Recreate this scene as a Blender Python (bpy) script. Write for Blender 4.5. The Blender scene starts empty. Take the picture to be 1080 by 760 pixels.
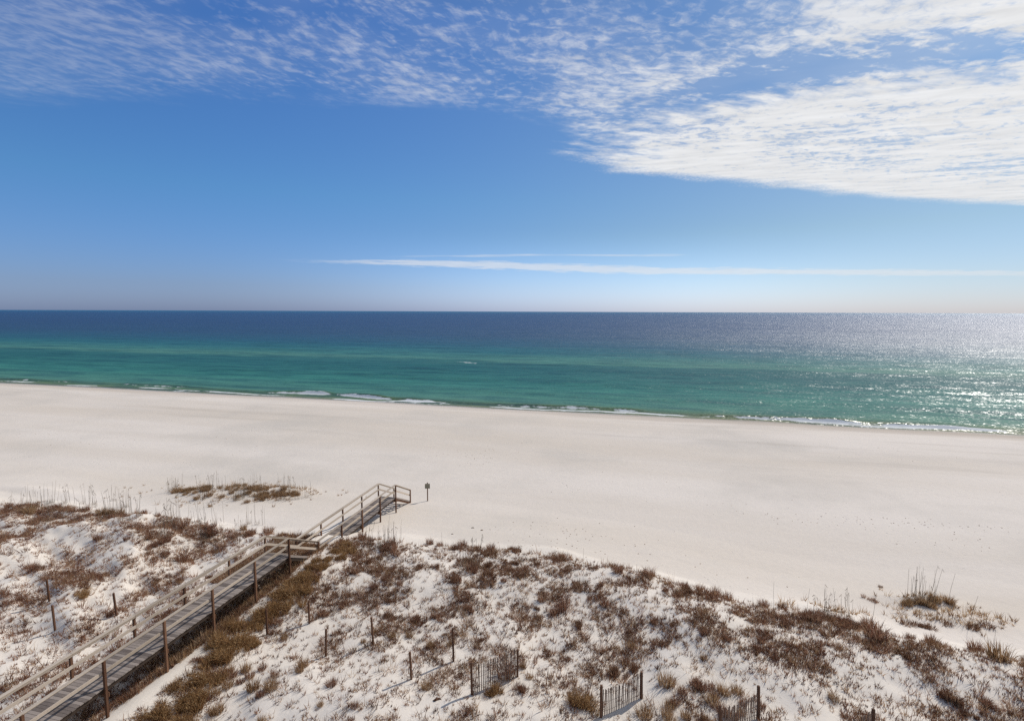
import bpy, math, random
import numpy as np
from mathutils import Vector, Matrix

R_ = math.radians
sc = bpy.context.scene
COL = sc.collection

# ------------------------------------------------------------------ camera
ZC = 17.75                       # balcony height above the foot of the beach stairs
FPX = 549.0                      # focal length for a picture 1080 wide
PITCH = math.atan((380 - 328.4) / FPX)
ROLL = 0.0035
cam_d = bpy.data.cameras.new("camera")
cam = bpy.data.objects.new("camera", cam_d)
COL.objects.link(cam)
cam_d.sensor_width = 36.0
cam_d.lens = 36.0 * FPX / 1080.0
cam_d.clip_start = 0.1
cam_d.clip_end = 200000.0
cam.location = (0, 0, ZC)
cam.rotation_mode = 'XYZ'
M = Matrix.Rotation(math.pi / 2 - PITCH, 4, 'X') @ Matrix.Rotation(ROLL, 4, 'Z')
cam.rotation_euler = M.to_euler()
sc.camera = cam

# ------------------------------------------------------------------ light
SUN_AZ, SUN_EL = 51.5, 42.5      # azimuth to the right of the view (+Y), elevation
SUN_STRENGTH = 4.0
SKY_STRENGTH = 0.085
EXPOSURE = -0.40
sd = bpy.data.lights.new("sun", 'SUN')
sd.energy = SUN_STRENGTH
sd.angle = R_(0.53)
sd.color = (1.0, 0.945, 0.875)
sun = bpy.data.objects.new("sun", sd)
COL.objects.link(sun)
sdir = Vector((math.sin(R_(SUN_AZ)) * math.cos(R_(SUN_EL)), math.cos(R_(SUN_AZ)) * math.cos(R_(SUN_EL)), math.sin(R_(SUN_EL))))
sun.rotation_euler = sdir.to_track_quat('Z', 'Y').to_euler()
sun.location = (30, 20, 60)

sc.view_settings.view_transform = 'Standard'
sc.view_settings.look = 'None'
sc.view_settings.exposure = EXPOSURE
sc.view_settings.gamma = 1.0
sc.view_settings.use_curve_mapping = False
sc.render.engine = 'CYCLES'
sc.cycles.use_denoising = False
sc.cycles.max_bounces = 6
sc.cycles.sample_clamp_indirect = 4.0
sc.render.filter_size = 1.3

# ------------------------------------------------------------------ node helper
class NT:
    def __init__(s, tree):
        s.t = tree; s.n = tree.nodes; s.l = tree.links
    def new(s, typ, **kw):
        n = s.n.new(typ)
        for k, v in kw.items(): setattr(n, k, v)
        return n
    def put(s, sock, v):
        if v is None: return
        if hasattr(v, 'is_linked') or isinstance(v, bpy.types.NodeSocket): s.l.new(v, sock)
        else: sock.default_value = v
    def math(s, op, a, b=None, c=None, clamp=False):
        n = s.new('ShaderNodeMath', operation=op); n.use_clamp = clamp
        s.put(n.inputs[0], a); s.put(n.inputs[1], b)
        if c is not None: s.put(n.inputs[2], c)
        return n.outputs[0]
    def vmath(s, op, a, b=None):
        n = s.new('ShaderNodeVectorMath', operation=op)
        s.put(n.inputs[0], a)
        if b is not None:
            s.put(n.inputs[3] if op == 'SCALE' else n.inputs[1], b)
        return n.outputs['Value'] if op in ('DOT_PRODUCT', 'LENGTH') else n.outputs[0]
    def mix(s, fac, a, b, blend='MIX'):
        n = s.new('ShaderNodeMix', data_type='RGBA', blend_type=blend)
        s.put(n.inputs[0], fac); s.put(n.inputs[6], a); s.put(n.inputs[7], b)
        return n.outputs[2]
    def noise(s, vec, scale, detail=3, rough=0.55, dist=0.0, out=0):
        n = s.new('ShaderNodeTexNoise')
        s.put(n.inputs['Vector'], vec); s.put(n.inputs['Scale'], scale)
        n.inputs['Detail'].default_value = detail; n.inputs['Roughness'].default_value = rough
        n.inputs['Distortion'].default_value = dist
        return n.outputs[out]
    def smooth(s, v, a, b, lo=0.0, hi=1.0):
        n = s.new('ShaderNodeMapRange', interpolation_type='SMOOTHSTEP')
        s.put(n.inputs[0], v); s.put(n.inputs[1], a); s.put(n.inputs[2], b)
        n.inputs[3].default_value = lo; n.inputs[4].default_value = hi
        return n.outputs[0]
    def comb(s, x, y, z=0.0):
        n = s.new('ShaderNodeCombineXYZ')
        s.put(n.inputs[0], x); s.put(n.inputs[1], y); s.put(n.inputs[2], z)
        return n.outputs[0]
    def sep(s, v):
        n = s.new('ShaderNodeSeparateXYZ'); s.put(n.inputs[0], v); return n.outputs
    def ramp(s, v, stops, interp='LINEAR'):
        n = s.new('ShaderNodeValToRGB'); s.put(n.inputs[0], v)
        cr = n.color_ramp; cr.interpolation = interp
        while len(cr.elements) < len(stops): cr.elements.new(0.5)
        for e, (p, c) in zip(cr.elements, stops):
            e.position = p; e.color = (*c, 1) if len(c) == 3 else c
        return n.outputs[0]
    def curve(s, v, pts):
        """piecewise-linear function of v as a chain of map ranges"""
        out = pts[0][1]
        first = True
        for (x0, y0), (x1, y1) in zip(pts, pts[1:]):
            n = s.new('ShaderNodeMapRange'); n.clamp = True
            s.put(n.inputs[0], v)
            n.inputs[1].default_value = x0; n.inputs[2].default_value = x1
            n.inputs[3].default_value = y0 if first else 0.0
            n.inputs[4].default_value = y1 if first else y1 - y0
            out = n.outputs[0] if first else s.math('ADD', out, n.outputs[0])
            first = False
        return out

# ------------------------------------------------------------------ sky
def build_world():
    w = bpy.data.worlds.new("World"); sc.world = w; w.use_nodes = True
    t = NT(w.node_tree); t.n.clear()
    sky = t.new('ShaderNodeTexSky', sky_type='NISHITA')
    sky.sun_disc = False
    sky.sun_elevation = R_(SUN_EL); sky.sun_rotation = R_(SUN_AZ)
    sky.altitude = 10; sky.air_density = 1.0; sky.dust_density = 0.6; sky.ozone_density = 2.2
    tc = t.new('ShaderNodeTexCoord')
    d = tc.outputs['Generated']
    x, y, z = t.sep(d)
    zc = t.math('MAXIMUM', z, 0.02)
    # the haze-free air of the day: a little bluer than the model towards the horizon
    el = t.math('MAXIMUM', z, 0.0)
    e16 = t.math('MULTIPLY', el, 1.6)
    tint = t.mix(t.smooth(x, -0.62, 0.62), t.ramp(e16, SKY_TINT_L), t.ramp(e16, SKY_TINT_R))
    lift = t.math('ADD', 1.0, t.math('MULTIPLY', t.math('MULTIPLY', t.smooth(x, -0.55, 0.05), t.smooth(x, 0.75, 0.25)), t.smooth(z, 0.16, 0.02, 0.0, 0.42)))
    tint = t.vmath('SCALE', tint, lift)
    skyc = t.mix(1.0, sky.outputs[0], tint, 'MULTIPLY')
    px = t.math('DIVIDE', x, zc); py = t.math('DIVIDE', y, zc)
    c, s_ = math.cos(R_(17)), math.sin(R_(17))
    a = t.math('ADD', t.math('MULTIPLY', px, c), t.math('MULTIPLY', py, s_))
    b = t.math('SUBTRACT', t.math('MULTIPLY', py, c), t.math('MULTIPLY', px, s_))
    ab = t.comb(a, b)
    # cell pattern: altocumulus rows
    warp = t.noise(ab, 1.6, 3, 0.5, 0, 1)
    wv = t.vmath('SCALE', t.vmath('SUBTRACT', warp, (0.5, 0.5, 0.5)), 0.16)
    abw = t.vmath('ADD', ab, wv)
    aw, bw, _ = t.sep(abw)
    cells = t.noise(t.comb(t.math('MULTIPLY', aw, 0.75), bw), 21.0, 4, 0.6, 0.4)
    rows = t.noise(t.comb(t.math('MULTIPLY', aw, 0.45), t.math('MULTIPLY', bw, 1.0)), 7.5, 4, 0.62)
    fine = t.noise(t.comb(t.math('MULTIPLY', aw, 0.8), bw), 52.0, 3, 0.6, 0.3)
    big = t.noise(ab, 1.1, 3, 0.55)
    # ---- the dense bank at the right
    edge = t.math('MULTIPLY', t.math('SUBTRACT', rows, 0.5), 0.95)
    edgeb = t.math('MULTIPLY', t.math('SUBTRACT', t.noise(t.comb(t.math('MULTIPLY', a, 0.5), b, 3.3), 4.0, 4, 0.6), 0.5), 0.45)
    low = t.curve(a, [(1.0, 3.1), (1.28, 3.22), (1.8, 3.5), (3.1, 3.52), (4.5, 3.58), (6.5, 3.35), (12, 3.0)])
    up = t.curve(a, [(0.9, 3.2), (1.25, 3.02), (1.36, 2.55), (1.5, 2.2), (1.8, 1.98), (2.1, 1.74), (2.6, 1.45), (4.5, 0.9)])
    mlow = t.smooth(t.math('ADD', t.math('SUBTRACT', low, b), t.math('ADD', t.math('MULTIPLY', edgeb, 0.8), t.math('MULTIPLY', t.math('SUBTRACT', fine, 0.5), 0.25))), -0.04, 0.26)
    mup = t.smooth(t.math('ADD', t.math('SUBTRACT', b, up), edge), -0.05, 0.32)
    tipn = t.math('SUBTRACT', t.noise(t.comb(t.math('MULTIPLY', a, 0.5), t.math('MULTIPLY', b, 1.0), 7.0), 9.0, 4, 0.6), 0.5)
    mtip = t.smooth(t.math('ADD', a, t.math('ADD', t.math('MULTIPLY', edge, 0.5), t.math('MULTIPLY', tipn, 1.7))), 1.15, 1.95)
    bank = t.math('MULTIPLY', t.math('MULTIPLY', mlow, mup), mtip)
    # dense band along the far edge, broken in the middle
    al_ = t.math('SUBTRACT', t.math('MULTIPLY', aw, 0.82), t.math('MULTIPLY', bw, 0.57))
    ac_ = t.math('ADD', t.math('MULTIPLY', aw, 0.57), t.math('MULTIPLY', bw, 0.82))
    ray = t.noise(t.comb(t.math('MULTIPLY', al_, 0.26), ac_), 9.0, 5, 0.62, 0.25)
    hole = t.math('ADD', t.math('MULTIPLY', cells, 0.54), t.math('ADD', t.math('MULTIPLY', ray, 0.42), t.math('MULTIPLY', fine, 0.12)))
    midp = t.math('MULTIPLY', t.smooth(t.math('SUBTRACT', low, b), 0.35, 0.9), t.smooth(t.math('SUBTRACT', b, up), 0.15, 0.6))
    depth_in = t.math('SUBTRACT', 0.10, t.math('MULTIPLY', t.math('MULTIPLY', midp, t.smooth(big, 0.30, 0.60)), 0.115))
    mid = t.smooth(t.math('ADD', hole, depth_in), 0.44, 0.60)
    bank_a = t.math('MULTIPLY', bank, t.math('ADD', 0.36, t.math('MULTIPLY', mid, 0.62)))
    # ---- thin mackerel veil
    vlow = t.curve(a, [(-3.0, 3.6), (-1.6, 3.30), (-0.7, 2.98), (0.0, 2.80), (0.7, 2.68), (1.05, 2.72), (1.3, 3.0), (1.6, 2.4)])
    m1 = t.smooth(t.math('ADD', t.math('SUBTRACT', vlow, b), t.math('MULTIPLY', edge, 0.35)), -0.02, 0.30)
    along = t.math('ADD', t.math('MULTIPLY', aw, 0.62), t.math('MULTIPLY', bw, 0.78)); across = t.math('SUBTRACT', t.math('MULTIPLY', aw, 0.78), t.math('MULTIPLY', bw, 0.62))
    streak = t.noise(t.comb(t.math('MULTIPLY', along, 0.36), across), 24.0, 3, 0.6, 0.15)
    flat = t.noise(t.comb(t.math('MULTIPLY', aw, 0.25), bw), 13.0, 4, 0.6)
    gd = t.math('ADD', t.math('SUBTRACT', up, b), t.math('MULTIPLY', t.math('SUBTRACT', rows, 0.5), 0.5))      # the clear lane just above the bank
    gapm = t.math('MULTIPLY', t.math('MULTIPLY', t.smooth(gd, -0.05, 0.08), t.smooth(gd, 0.44, 0.16)), t.math('MULTIPLY', t.smooth(a, 1.2, 1.75), t.smooth(a, 2.7, 2.2)))
    lw = t.smooth(a, 1.3, 0.2)
    vc = t.math('ADD', t.math('MULTIPLY', cells, 0.46), t.math('ADD', t.math('MULTIPLY', flat, 0.19), t.math('MULTIPLY', t.math('ADD', t.math('MULTIPLY', streak, lw), t.math('MULTIPLY', rows, t.math('SUBTRACT', 1.0, lw))), 0.35)))
    cover = t.curve(a, [(-2.0, 0.46), (-0.6, 0.45), (0.3, 0.445), (1.2, 0.45), (1.9, 0.43), (2.4, 0.39), (3.0, 0.33)])
    cover = t.math('ADD', cover, t.math('MULTIPLY', gapm, 0.19))
    cover = t.math('SUBTRACT', cover, t.math('MULTIPLY', t.smooth(b, 1.75, 1.45), 0.05))
    gap = t.smooth(big, 0.36, 0.62, 0.075, -0.04)
    th = t.math('ADD', cover, gap)
    veil = t.smooth(vc, t.math('SUBTRACT', th, 0.03), t.math('ADD', th, 0.21))
    vdens = t.curve(a, [(-2.5, 0.10), (-1.2, 0.13), (-0.5, 0.24), (0.0, 0.34), (0.8, 0.50), (1.4, 0.75), (2.4, 0.95)])
    base_v = t.curve(a, [(-2.0, 0.05), (0.0, 0.08), (2.0, 0.12)])
    veil_a = t.math('MULTIPLY', m1, t.math('ADD', t.math('MULTIPLY', veil, vdens), t.math('MULTIPLY', base_v, t.smooth(big, 0.35, 0.6))))
    # ---- far flat streaks just over the horizon
    lineb = t.curve(a, [(-1.5, 11.5), (1.0, 11.2), (7.0, 11.3), (11.0, 10.4), (17.0, 8.9)])
    sn = t.math('SUBTRACT', t.noise(t.comb(t.math('MULTIPLY', a, 0.16), b), 1.3, 5, 0.65), 0.5)
    sd1 = t.math('ABSOLUTE', t.math('ADD', t.math('SUBTRACT', b, lineb), t.math('MULTIPLY', sn, 1.5)))
    wid = t.math('ADD', t.curve(a, [(-1.2, 0.2), (2.0, 0.7), (6.0, 0.9), (14.0, 0.9), (19.0, 0.6)]), t.math('MULTIPLY', t.math('SUBTRACT', t.noise(t.comb(t.math('MULTIPLY', a, 0.7), b), 2.2, 4, 0.65), 0.5), 2.4))
    s1 = t.math('MULTIPLY', t.smooth(t.math('SUBTRACT', wid, sd1), -0.35, 0.35), t.smooth(a, -1.6, 1.2))
    line2 = t.curve(a, [(0.5, 10.1), (3.0, 8.9), (5.6, 8.1)])
    sd2 = t.math('ABSOLUTE', t.math('ADD', t.math('SUBTRACT', b, line2), t.math('MULTIPLY', sn, 0.9)))
    s2 = t.math('MULTIPLY', t.math('MULTIPLY', t.smooth(sd2, 0.30, 0.02), t.smooth(t.noise(t.comb(t.math('MULTIPLY', a, 0.8), 2.0), 1.0, 3, 0.6), 0.32, 0.6)), t.math('MULTIPLY', t.smooth(a, 0.3, 2.2), t.smooth(a, 5.9, 5.2)))
    low_a = t.math('MULTIPLY', t.math('MAXIMUM', t.math('MULTIPLY', s1, 0.55), t.math('MULTIPLY', s2, 0.4)), t.smooth(z, 0.03, 0.06))
    front = t.smooth(y, 0.0, 0.15)
    al = t.math('MAXIMUM', t.math('MAXIMUM', bank_a, veil_a), t.math('MULTIPLY', low_a, front))
    al = t.math('MULTIPLY', al, t.smooth(z, 0.02, 0.07), clamp=True)
    shade = t.math('ADD', 0.95, t.math('MULTIPLY', t.math('SUBTRACT', ray, 0.5), 0.5))
    ccol = t.vmath('SCALE', CLOUD_COL, t.math('MULTIPLY', shade, 1.0))
    col = t.mix(al, skyc, ccol)
    bg = t.new('ShaderNodeBackground'); bg.inputs['Strength'].default_value = SKY_STRENGTH
    t.l.new(col, bg.inputs['Color'])
    o = t.new('ShaderNodeOutputWorld'); t.l.new(bg.outputs[0], o.inputs[0])
SKY_TINT_L = [(0.0, (.78, 1.04, 2.08)), (0.07, (.77, 1.0, 1.75)), (0.32, (.68, 1.22, 1.75)), (0.75, (.64, 1.16, 1.92)), (1.0, (.80, 1.0, 1.15))]
SKY_TINT_R = [(0.0, (.86, 1.04, 1.66)), (0.08, (.86, 1.03, 1.4)), (0.22, (.86, 1.04, 1.17)), (0.75, (.84, 1.12, 1.35)), (1.0, (.85, 1.0, 1.1))]
CLOUD_COL = (13.0, 13.1, 13.3)
build_world()

# ------------------------------------------------------------------ terrain functions
_rng = np.random.RandomState(7)
_perm = _rng.rand(512, 512)
def vnoise(x, y, s, seed=0):
    x = np.asarray(x, float) / s + seed * 37.17; y = np.asarray(y, float) / s + seed * 11.9
    xi = np.floor(x).astype(int); yi = np.floor(y).astype(int)
    fx = x - xi; fy = y - yi
    fx = fx * fx * fx * (fx * (fx * 6 - 15) + 10); fy = fy * fy * fy * (fy * (fy * 6 - 15) + 10)
    g = lambda i, j: _perm[i % 512, j % 512]
    a = g(xi, yi); b = g(xi + 1, yi); c = g(xi, yi + 1); d = g(xi + 1, yi + 1)
    return (a * (1 - fx) + b * fx) * (1 - fy) + (c * (1 - fx) + d * fx) * fy - 0.5
def fbm(x, y, s, n=4, seed=0, g=0.5):
    out = 0.0; a = 1.0
    for i in range(n):
        out = out + a * vnoise(x + 3.1 * i, y - 7.7 * i, s / 2 ** i, seed + i); a *= g
    return out
def sstep(v, a, b):
    t = np.clip((np.asarray(v, float) - a) / (b - a), 0, 1); return t * t * (3 - 2 * t)

SEA_Z = -1.2
NS, NC = math.sin(R_(14.4)), math.cos(R_(14.4))       # seaward direction
S0 = 97.4
def seaward(X, Y): return X * NS + Y * NC - S0
CR = [(-400, 140), (-80, 53), (-60, 48), (-42, 43), (-28, 39.5), (-20, 38.0), (-12, 36.2), (-4, 35.6), (3, 33.5), (12, 28.6), (18, 25.8), (23, 23.6), (35, 19), (60, 10), (400, -80)]
def crest(X): return np.interp(X, [c[0] for c in CR], [c[1] for c in CR])
WD = R_(13.0)
WU = (math.sin(WD), math.cos(WD)); WL = (-math.cos(WD), math.sin(WD)); WO = (-15.36, 21.75)
def wcoord(X, Y):
    dx = X - WO[0]; dy = Y - WO[1]
    return dx * WU[0] + dy * WU[1], dx * WL[0] + dy * WL[1]
MOUNDS = []      # (x, y, rx, ry, h, angle) small foredunes
def height(X, Y):
    X = np.asarray(X, float); Y = np.asarray(Y, float)
    wob = fbm(X, Y, 9, 2, 21) * 1.6 * sstep(np.abs(wcoord(X, Y)[1]), 2, 8)
    t = (Y - crest(X)) * 0.95 + wob
    dune = np.interp(t, [-40, -12, -4, -1, 1, 2.3, 5, 8, 12], [1.85, 1.9, 1.95, 1.78, 1.3, .85, .5, .22, 0.0])
    S = seaward(X, Y)
    beach = np.interp(S, [-200, -60, -30, -14, -10, -4, 0, 20, 60], [0, 0, -.18, -.22, -.3, -.75, -1.2, -2.2, -4])
    l, q = wcoord(X, Y)
    nearw = 1 - 0.8 * np.exp(-((q - 0.7) / 2.2) ** 2) * sstep(l, 32, 26)
    ind = sstep(-t, -3.5, 2.5)
    left = sstep(q, 1.5, 6)
    u1 = X * .55 + Y * .83; u2 = X * .83 - Y * .55
    hum = (fbm(X, Y, 7.5, 3, 3) * 0.80 + vnoise(X, Y, 2.1, 9) * 0.10 + left * (fbm(u2 / 2.2, u1, 1.9, 3, 17, .6) * 0.55)) * ind * nearw
    rip = vnoise(X * 0.8 + Y * 0.6, Y * 0.8 - X * 0.6, 0.62, 13) * 0.075 * ind * nearw + vnoise(X, Y, 0.33, 14) * 0.028 * ind
    # the trough under the boardwalk and the bank beside it
    tr = np.exp(-((q - 0.9) / 0.8) ** 2) * sstep(l, 11, 7) * -0.45
    bs = vnoise(X, Y, 26, 31) * 0.32 + vnoise(X + Y * .4, Y, 11, 32) * 0.10
    bs = bs * sstep(S, -2, -16) * (1 - ind)
    # low scarp lines parallel to the water
    sc_ = 0.10 * sstep(S + fbm(X, Y, 30, 2, 41) * 4, -24, -20.5) * sstep(S, -8, -14)
    edge = vnoise(X, Y, 17, 51) * 0.10 + vnoise(X, Y, 6, 52) * 0.04
    edge = edge * np.exp(-((S) / 8.0) ** 2)
    z = dune + beach + hum + rip + tr + bs * 0.8 + sc_ + edge
    for (mx, my, rx, ry, mh, an) in MOUNDS:
        c, s = math.cos(an), math.sin(an)
        ux = (X - mx) * c + (Y - my) * s; uy = -(X - mx) * s + (Y - my) * c
        z = z + mh * np.exp(-(ux / rx) ** 2 - (uy / ry) ** 2) * (1 + 0.5 * vnoise(X, Y, 1.3, 61))
    return z

def view_ray(px, py):
    """direction in the world of a point measured on the photograph (1080 x 760)"""
    u = px - 540; v = py - 380
    c, s = math.cos(ROLL), math.sin(ROLL)
    u2 = u * c + v * s; v2 = -u * s + v * c
    dx, dy, dz = u2, FPX * math.cos(PITCH) - v2 * math.sin(PITCH), -v2 * math.cos(PITCH) - FPX * math.sin(PITCH)
    return dx / dy, dz / dy
def ground_at(px, py):
    dx, dz = view_ray(px, py)
    Y = -ZC / dz
    y = 6.0
    while y < 400:
        if ZC + dz * y < float(height(dx * y, y)): break
        y += 0.25
    lo, hi = y - 0.25, y
    for _ in range(12):
        m = (lo + hi) / 2
        if ZC + dz * m < float(height(dx * m, m)): hi = m
        else: lo = m
    return dx * hi, hi, float(height(dx * hi, hi))
def plane_at(px, py, z):
    dx, dz = view_ray(px, py); Y = (z - ZC) / dz
    return dx * Y, Y
for (px, py, rx, ry, mh, an) in [(240, 520, 4.8, 2.2, 0.62, -0.05), (300, 516, 2.6, 1.4, 0.32, 0.0), (976, 636, 1.9, 0.9, 0.45, -0.15), (1010, 658, 2.6, 1.0, 0.25, -0.2), (878, 660, 3.0, 1.0, 0.30, -0.45), (45, 522, 4.0, 1.0, 0.25, -.2)]:
    x_, y_ = plane_at(px, py, 0.3)
    MOUNDS.append((x_, y_, rx, ry, mh, an))

# ------------------------------------------------------------------ mesh helpers
def mesh_from(name, V, F, mats=(), tint=None, smooth=False):
    me = bpy.data.meshes.new(name)
    V = np.asarray(V, np.float32).reshape(-1, 3)
    if isinstance(F, np.ndarray):
        n, k = F.shape
        me.vertices.add(len(V)); me.vertices.foreach_set('co', V.ravel())
        me.loops.add(n * k); me.loops.foreach_set('vertex_index', F.ravel().astype(np.int32))
        me.polygons.add(n); me.polygons.foreach_set('loop_start', np.arange(0, n * k, k, dtype=np.int32))
        me.update(calc_edges=True)
    else:
        me.from_pydata([tuple(map(float, v)) for v in V], [], F); me.update()
    if tint is not None:
        a = me.attributes.new('tint', 'FLOAT', 'POINT'); a.data.foreach_set('value', np.asarray(tint, np.float32))
    for m in mats: me.materials.append(m)
    if smooth: me.polygons.foreach_set('use_smooth', np.ones(len(me.polygons), bool))
    return me
def link(name, me, parent=None, loc=None):
    o = bpy.data.objects.new(name, me); COL.objects.link(o)
    if parent is not None: o.parent = parent
    if loc is not None: o.location = loc
    return o
def tag(o, label=None, cat=None, group=None, kind=None):
    if label: o['label'] = label
    if cat: o['category'] = cat
    if group: o['group'] = group
    if kind: o['kind'] = kind
    return o
def empty(name, loc=(0, 0, 0), rz=0.0):
    o = bpy.data.objects.new(name, None); COL.objects.link(o)
    o.location = loc; o.rotation_euler = (0, 0, rz); o.empty_display_size = 0.3
    return o
class MB:
    """boxes and bars gathered into one mesh; 8-vertex bars with slight chamfer-free edges"""
    def __init__(s): s.v = []; s.f = []; s.t = []
    def hexa(s, c, tint=0.5):
        i = len(s.v); s.v += [tuple(p) for p in c]; s.t += [tint] * 8
        for q in ((0, 3, 2, 1), (4, 5, 6, 7), (0, 1, 5, 4), (1, 2, 6, 5), (2, 3, 7, 6), (3, 0, 4, 7)):
            s.f.append(tuple(i + k for k in q))
    def bar(s, a, b, w, h, up=(0, 0, 1), tint=0.5, taper=1.0):
        a = Vector(a); b = Vector(b); d = (b - a).normalized()
        up = Vector(up)
        if abs(d.dot(up)) > 0.98: up = Vector((0, 1, 0))
        r = d.cross(up).normalized(); u = r.cross(d).normalized()
        c = []
        for p, k in ((a, 1.0), (b, taper)):
            for sx, sy in ((-1, -1), (1, -1), (1, 1), (-1, 1)):
                c.append(p + r * (sx * w / 2 * k) + u * (sy * h / 2 * k))
        s.hexa(c, tint)
    def mesh(s, name, mat):
        return mesh_from(name, s.v, s.f, [mat], s.t)
    def build(s, name, mat, parent=None, bevel=0.0):
        o = link(name, s.mesh(name, mat), parent)
        if bevel:
            m = o.modifiers.new('bevel', 'BEVEL'); m.width = bevel; m.segments = 1; m.limit_method = 'ANGLE'
        return o

# ------------------------------------------------------------------ materials
def mat(name):
    m = bpy.data.materials.new(name); m.use_nodes = True
    t = NT(m.node_tree); t.n.clear()
    o = t.new('ShaderNodeOutputMaterial')
    return m, t, o
def principled(t, o, col, rough=0.8, normal=None, spec=0.3):
    p = t.new('ShaderNodeBsdfPrincipled')
    t.put(p.inputs['Base Color'], col if not isinstance(col, tuple) else (*col, 1)[:4])
    t.put(p.inputs['Roughness'], rough)
    p.inputs['Specular IOR Level'].default_value = spec
    if normal is not None: t.l.new(normal, p.inputs['Normal'])
    t.l.new(p.outputs[0], o.inputs[0])
    return p
def shore_coord(t):
    g = t.new('ShaderNodeTexCoord'); P = g.outputs['Object']
    x, y, z = t.sep(P)
    S = t.math('SUBTRACT', t.math('ADD', t.math('MULTIPLY', x, NS), t.math('MULTIPLY', y, NC)), S0)
    T = t.math('SUBTRACT', t.math('MULTIPLY', x, NC), t.math('MULTIPLY', y, NS))
    return P, S, T, z

def sand_material():
    m, t, o = mat('white_quartz_sand')
    P, S, T, z = shore_coord(t)
    st = t.comb(t.math('MULTIPLY', S, 1.0), t.math('MULTIPLY', T, 0.16))
    broad = t.noise(st, 0.055, 4, 0.55)
    blot = t.noise(P, 0.045, 4, 0.6)
    c = t.mix(t.smooth(broad, 0.35, 0.65), SAND_A, SAND_B)
    c = t.mix(t.smooth(blot, 0.45, 0.7, 0.0, 0.7), c, SAND_C)
    # grain and litter
    g1 = t.noise(P, 3.2, 5, 0.7)
    c = t.mix(t.smooth(g1, 0.30, 0.75, 0.0, 0.14), c, (0.40, 0.36, 0.33, 1))
    # peppering of small litter over the dune
    lit = t.noise(P, 5.5, 3, 0.75)
    patch = t.noise(P, 0.35, 3, 0.6)
    dz = t.smooth(z, 0.7, 1.5)
    c = t.mix(t.math('MULTIPLY', dz, 0.45), c, (0.83, 0.76, 0.67, 1))
    lm = t.math('MULTIPLY', t.math('MULTIPLY', t.smooth(lit, 0.60, 0.68), t.smooth(patch, 0.42, 0.6)), dz)
    c = t.mix(t.math('MULTIPLY', lm, 0.38), c, (0.16, 0.105, 0.08, 1))
    # damp strip along the water
    wn = t.noise(st, 0.35, 3, 0.6)
    wet = t.smooth(t.math('ADD', z, t.math('MULTIPLY', t.math('SUBTRACT', wn, 0.5), 0.25)), -0.78, -1.08)
    damp = t.smooth(t.math('ADD', S, t.math('MULTIPLY', t.math('SUBTRACT', wn, 0.5), 9.0)), -11.0, -3.5)
    c = t.mix(t.math('MULTIPLY', damp, t.smooth(T, -120, 60, 0.30, 0.55)), c, (0.40, 0.33, 0.265, 1))
    wr = t.noise(t.comb(t.math('MULTIPLY', S, 1.0), t.math('MULTIPLY', T, 0.08)), 0.22, 4, 0.65)
    c = t.mix(t.math('MULTIPLY', t.smooth(S, -50, -20), t.smooth(wr, 0.52, 0.66, 0.0, 0.30)), c, (0.47, 0.415, 0.35, 1))
    c = t.mix(t.math('MULTIPLY', wet, 0.6), c, (0.30, 0.25, 0.19, 1))
    # relief: soft wind ripples, footprints in trampled patches
    n1 = t.noise(P, 1.3, 4, 0.6)
    n2 = t.noise(P, 6.0, 3, 0.6)
    vo = t.new('ShaderNodeTexVoronoi'); vo.inputs['Scale'].default_value = 2.1
    t.l.new(P, vo.inputs['Vector'])
    fpm = t.smooth(t.noise(P, 0.11, 3, 0.6), 0.56, 0.66)
    fpm = t.math('MULTIPLY', fpm, t.smooth(S, -16, -26))
    foot = t.math('MULTIPLY', t.smooth(vo.outputs['Distance'], 0.0, 0.24, -1.0, 0.0), fpm)
    hgt = t.math('ADD', t.math('MULTIPLY', n1, 0.035), t.math('ADD', t.math('MULTIPLY', n2, 0.014), t.math('MULTIPLY', foot, 0.06)))
    b = t.new('ShaderNodeBump'); b.inputs['Strength'].default_value = 0.8; b.inputs['Distance'].default_value = 1.0
    t.l.new(hgt, b.inputs['Height'])
    rough = t.smooth(wet, 0, 1, 0.95, 0.35)
    principled(t, o, c, rough, b.outputs[0], 0.15)
    return m
SAND_A = (0.685, 0.605, 0.512, 1); SAND_B = (0.79, 0.715, 0.635, 1); SAND_C = (0.59, 0.54, 0.475, 1)

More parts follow.
